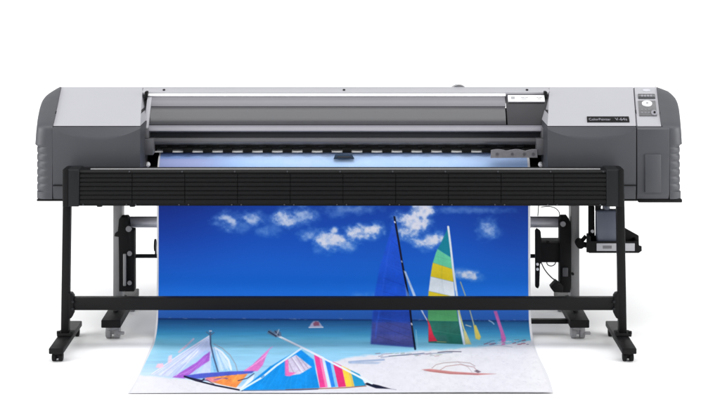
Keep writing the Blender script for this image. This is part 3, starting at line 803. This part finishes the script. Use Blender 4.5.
poly([(185, 375.6), (200, 373.4), (228, 371.4), (255, 370.4), (252, 373), (238, 375), (205, 378), (192, 379)], (74, 84, 190), .6, .95, .08)
poly([(206, 377.6), (226, 375.6), (248, 373.6), (240, 383), (236, 387.6), (222, 384.6), (212, 382)], (238, 140, 62), .6, 1, .14)
poly([(205, 378), (214, 377.4), (224, 378.6), (214, 382), (206, 380.6)], (222, 126, 150), .6, .9); line([(214, 379.4), (224, 377.8), (228, 378.8)], (96, 70, 150), .9, .8)
line([(184.5, 376.4), (196, 380.4), (216, 385.4), (242, 390.4)], (22, 20, 30), 1.5); line([(184.5, 376.2), (190, 378), (202, 380.6), (204, 379)], (30, 26, 44), 1.6, .9); line([(196, 380.6), (207, 380), (214, 384)], (60, 40, 60), .9, .7)
line([(238, 380.6), (247.5, 378), (254, 373.4)], (44, 48, 76), .9, .9); poly([(240, 389), (247, 380.4), (254.4, 374.4), (253, 380), (246, 387)], (240, 242, 246), .5, .9)
poly([(243.4, 371), (252, 365), (262, 355.6), (270.6, 347.6), (266.6, 355), (262.8, 365), (257.6, 371)], (226, 112, 190), .6, .95, .08); line([(262, 355.6), (272.4, 346.6)], (222, 150, 210), .9, .8)
for k in range(9):          # seams and folds in the left boat's sails
    t = k / 8
    line([(209 - 3*t, 338 + 3*t), (154 + 22*t, 374.4 + 1.6*t)], random.choice(((240, 240, 250), (150, 160, 216), (190, 214, 246))), .6, .55)
for k in range(5):
    line([(214 + 1.5*k, 348 + 1.2*k), (219.5 + 3*k, 370.5)], random.choice(((236, 244, 250), (110, 170, 220))), .55, .6)
for k in range(6):
    line([(207 - 3.5*k, 356 + 3.2*k), (196 - 4*k, 373 + .4*k)], (204, 150, 226), .6, .5)
for k in range(4): line([(212 + 7*k, 380 + .4*k), (220 + 6*k, 376.6 - .8*k)], random.choice(((250, 190, 90), (200, 70, 60), (250, 160, 60))), .8, .6)
for k in range(4): line([(246 + 5*k, 370 - 3*k), (266 + k*.5, 356 - 1.2*k)], (248, 170, 222), .6, .55)
# turquoise wing with poles and the striped tip
poly([(240.4, 390), (254, 379.4), (270, 366.6), (286, 357), (300, 349), (313.5, 359.6), (319.6, 388), (296, 389.4), (262, 389.8)], (20, 140, 222), .6, 1, .07)
for k in range(12):
    x = 252 + 5.4*k
    line([(x, 388.6), (x*.62 + 300*.38 + random.random()*3, 360 + random.random()*6)], random.choice(((60, 170, 238), (10, 118, 200), (40, 156, 230))), .8, .35)
poly([(285.6, 360), (296, 354.6), (311.8, 367), (300, 374), (286.6, 376)], (214, 200, 218), .6, .96, .1)
for a, b in (((291, 357), (300, 371)), ((296, 356), (305, 370)), ((288, 361), (294, 373)), ((301, 359), (308, 368))): line([a, b], (166, 150, 176), .9, .75)
line([(293, 358), (303, 372)], (240, 240, 244), .9, .7)
poly([(284.8, 360), (288, 358.6), (289, 372), (296, 372.6), (290, 376.2), (285, 375.6)], (238, 104, 176), .6, .9)
st = [(313.6, 320, (232, 62, 140)), (319, 325.6, (244, 128, 176)), (321.6, 328, (206, 226, 244)), (324.4, 331.4, (44, 130, 222)), (330, 335.4, (128, 196, 238)), (332.6, 338.4, (222, 44, 110)), (341.6, 346.2, (246, 208, 56)), (347.4, 352, (222, 190, 74)), (350.6, 354.6, (36, 150, 196)), (359.5, 366, None)]
def toppole(x): return 334.6 + (x - 275.7) * (388 - 334.6) / (389 - 275.7)
for (a, b, c), (a2, b2, _) in zip(st, st[1:]):
    poly([(a, toppole(a)), (a2, toppole(a2)), (b2, 387.2 - (b2 - 320) * .03), (b, 387.6 - (b - 320) * .03)], c, .45, 1, .05)
line([(286, 389.6), (319, 388.6), (345, 387.6), (366, 385.8)], (150, 92, 70), 1.1, .85); line([(240, 390.4), (262, 390.2), (300, 389.8), (318, 389)], (30, 60, 110), .9, .8)
poly([(364.4, 384), (367, 382.6), (378, 385), (391, 388.8), (376, 388.2)], (24, 22, 28), .5); line([(391, 388.8), (396, 389.6)], (150, 150, 158), .9, .6)
line([(275.4, 334.6), (300, 346.4), (340, 366.6), (372, 383.4)], (228, 234, 240), 2.0); line([(282, 338.4), (300, 347.6)], (170, 178, 186), .7, .7)
line([(301, 348.6), (276, 365.8), (262, 377.4), (240.6, 390)], (214, 234, 246), 1.9); line([(262, 377.2), (263.6, 376)], (90, 150, 200), 2.2, .8)
poly([(266.8, 333), (270, 329.6), (273, 331.6), (277.6, 329.8), (281, 332.6), (281.6, 336), (276, 337.4)], (92, 104, 128), .7, .8); line([(268.6, 331.4), (276, 336)], (30, 40, 62), 1.3, .9); line([(275, 331), (278.6, 335)], (36, 44, 66), 1.1, .8); line([(279, 329.4), (277, 334)], (200, 206, 214), .9, .7)
# unprinted margins
mg = np.maximum(sstep(158.8 - 156.8, 1.5, (GX - PXL) / W * 373.8), sstep(2.6, 2.0, (PXR - GX) / W * 373.8))
mg = np.maximum(mg, sstep(.012, .009, S[-1] - S)[:, None] * np.ones(NU)[None])
blend(mg, (217, 217, 221))
lin = np.clip(col / 255., 0, 1); lin = np.where(lin <= .04045, lin / 12.92, ((lin + .055) / 1.055)**2.4)
PRINT_GAIN = 0.86
lin = np.clip(lin * PRINT_GAIN, 0, .9)

me = bpy.data.meshes.new('beach_print')
nv = NV * NU
me.vertices.add(nv); me.vertices.foreach_set('co', np.stack([GX, GY, GZ], -1).astype(np.float32).ravel())
idx = np.arange(nv).reshape(NV, NU)
quads = np.stack([idx[:-1, :-1], idx[1:, :-1], idx[1:, 1:], idx[:-1, 1:]], -1).reshape(-1, 4)
# rounded corners where the sheet enters the machine
nq = len(quads)
me.loops.add(nq * 4); me.loops.foreach_set('vertex_index', quads.astype(np.int32).ravel())
me.polygons.add(nq); me.polygons.foreach_set('loop_start', (np.arange(nq) * 4).astype(np.int32))
me.polygons.foreach_set('use_smooth', np.ones(nq, bool))
me.update(calc_edges=True)
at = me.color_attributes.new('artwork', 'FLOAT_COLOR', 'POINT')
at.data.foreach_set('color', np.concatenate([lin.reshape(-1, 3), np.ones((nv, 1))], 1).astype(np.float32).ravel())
m = bpy.data.materials.new('printed_vinyl'); m.use_nodes = True; nt = m.node_tree; b = nt.nodes['Principled BSDF']
an = nt.nodes.new('ShaderNodeAttribute'); an.attribute_name = 'artwork'
# fine print grain and head banding
tc = nt.nodes.new('ShaderNodeTexCoord'); nn = nt.nodes.new('ShaderNodeTexNoise'); nn.inputs['Scale'].default_value = 420
nt.links.new(tc.outputs['Object'], nn.inputs['Vector'])
mr = nt.nodes.new('ShaderNodeMapRange'); mr.inputs['To Min'].default_value = .93; mr.inputs['To Max'].default_value = 1.07
nt.links.new(nn.outputs['Fac'], mr.inputs['Value'])
mm = nt.nodes.new('ShaderNodeVectorMath'); mm.operation = 'SCALE'
nt.links.new(an.outputs['Color'], mm.inputs[0]); nt.links.new(mr.outputs['Result'], mm.inputs['Scale'])
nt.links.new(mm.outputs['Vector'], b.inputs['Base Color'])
b.inputs['Roughness'].default_value = .42; b.inputs['Specular IOR Level'].default_value = .13
me.materials.append(m)
o = bpy.data.objects.new('beach_print', me); C.objects.link(o)
tag(o, 'glossy banner of a blue sky, sailboats and sand hanging from the printer onto the floor', 'print')

# ------------------------------------------------------------------ light
w = bpy.data.worlds.new('World'); scene.world = w; w.use_nodes = True
bg = w.node_tree.nodes['Background']; bg.inputs['Color'].default_value = (.97, .98, 1, 1); bg.inputs['Strength'].default_value = .42
def area(name, loc, target, sx, sy, e):
    l = bpy.data.lights.new(name, 'AREA'); l.shape = 'RECTANGLE'; l.size = sx; l.size_y = sy; l.energy = e
    o = bpy.data.objects.new(name, l); C.objects.link(o); o.location = loc
    o.rotation_euler = (Vector(target) - Vector(loc)).to_track_quat('-Z', 'Y').to_euler(); return o
area('softbox_top', (0, -1.3, 4.6), (0, .2, 0), 8.5, 2.6, 262)
area('softbox_side', (-4.2, -1.6, 1.5), (-1, 0, .3), 2.0, 2.2, 125)
area('softbox_side', (4.2, -1.6, 1.5), (1, 0, .3), 2.0, 2.2, 125)
area('softbox_back', (0, 4.5, 5.2), (0, 7.5, .6), 22, 2, 900)

vs_ = scene.view_settings; vs_.view_transform = 'Standard'; vs_.look = 'None'; vs_.exposure = 0; vs_.gamma = 1; vs_.use_curve_mapping = False
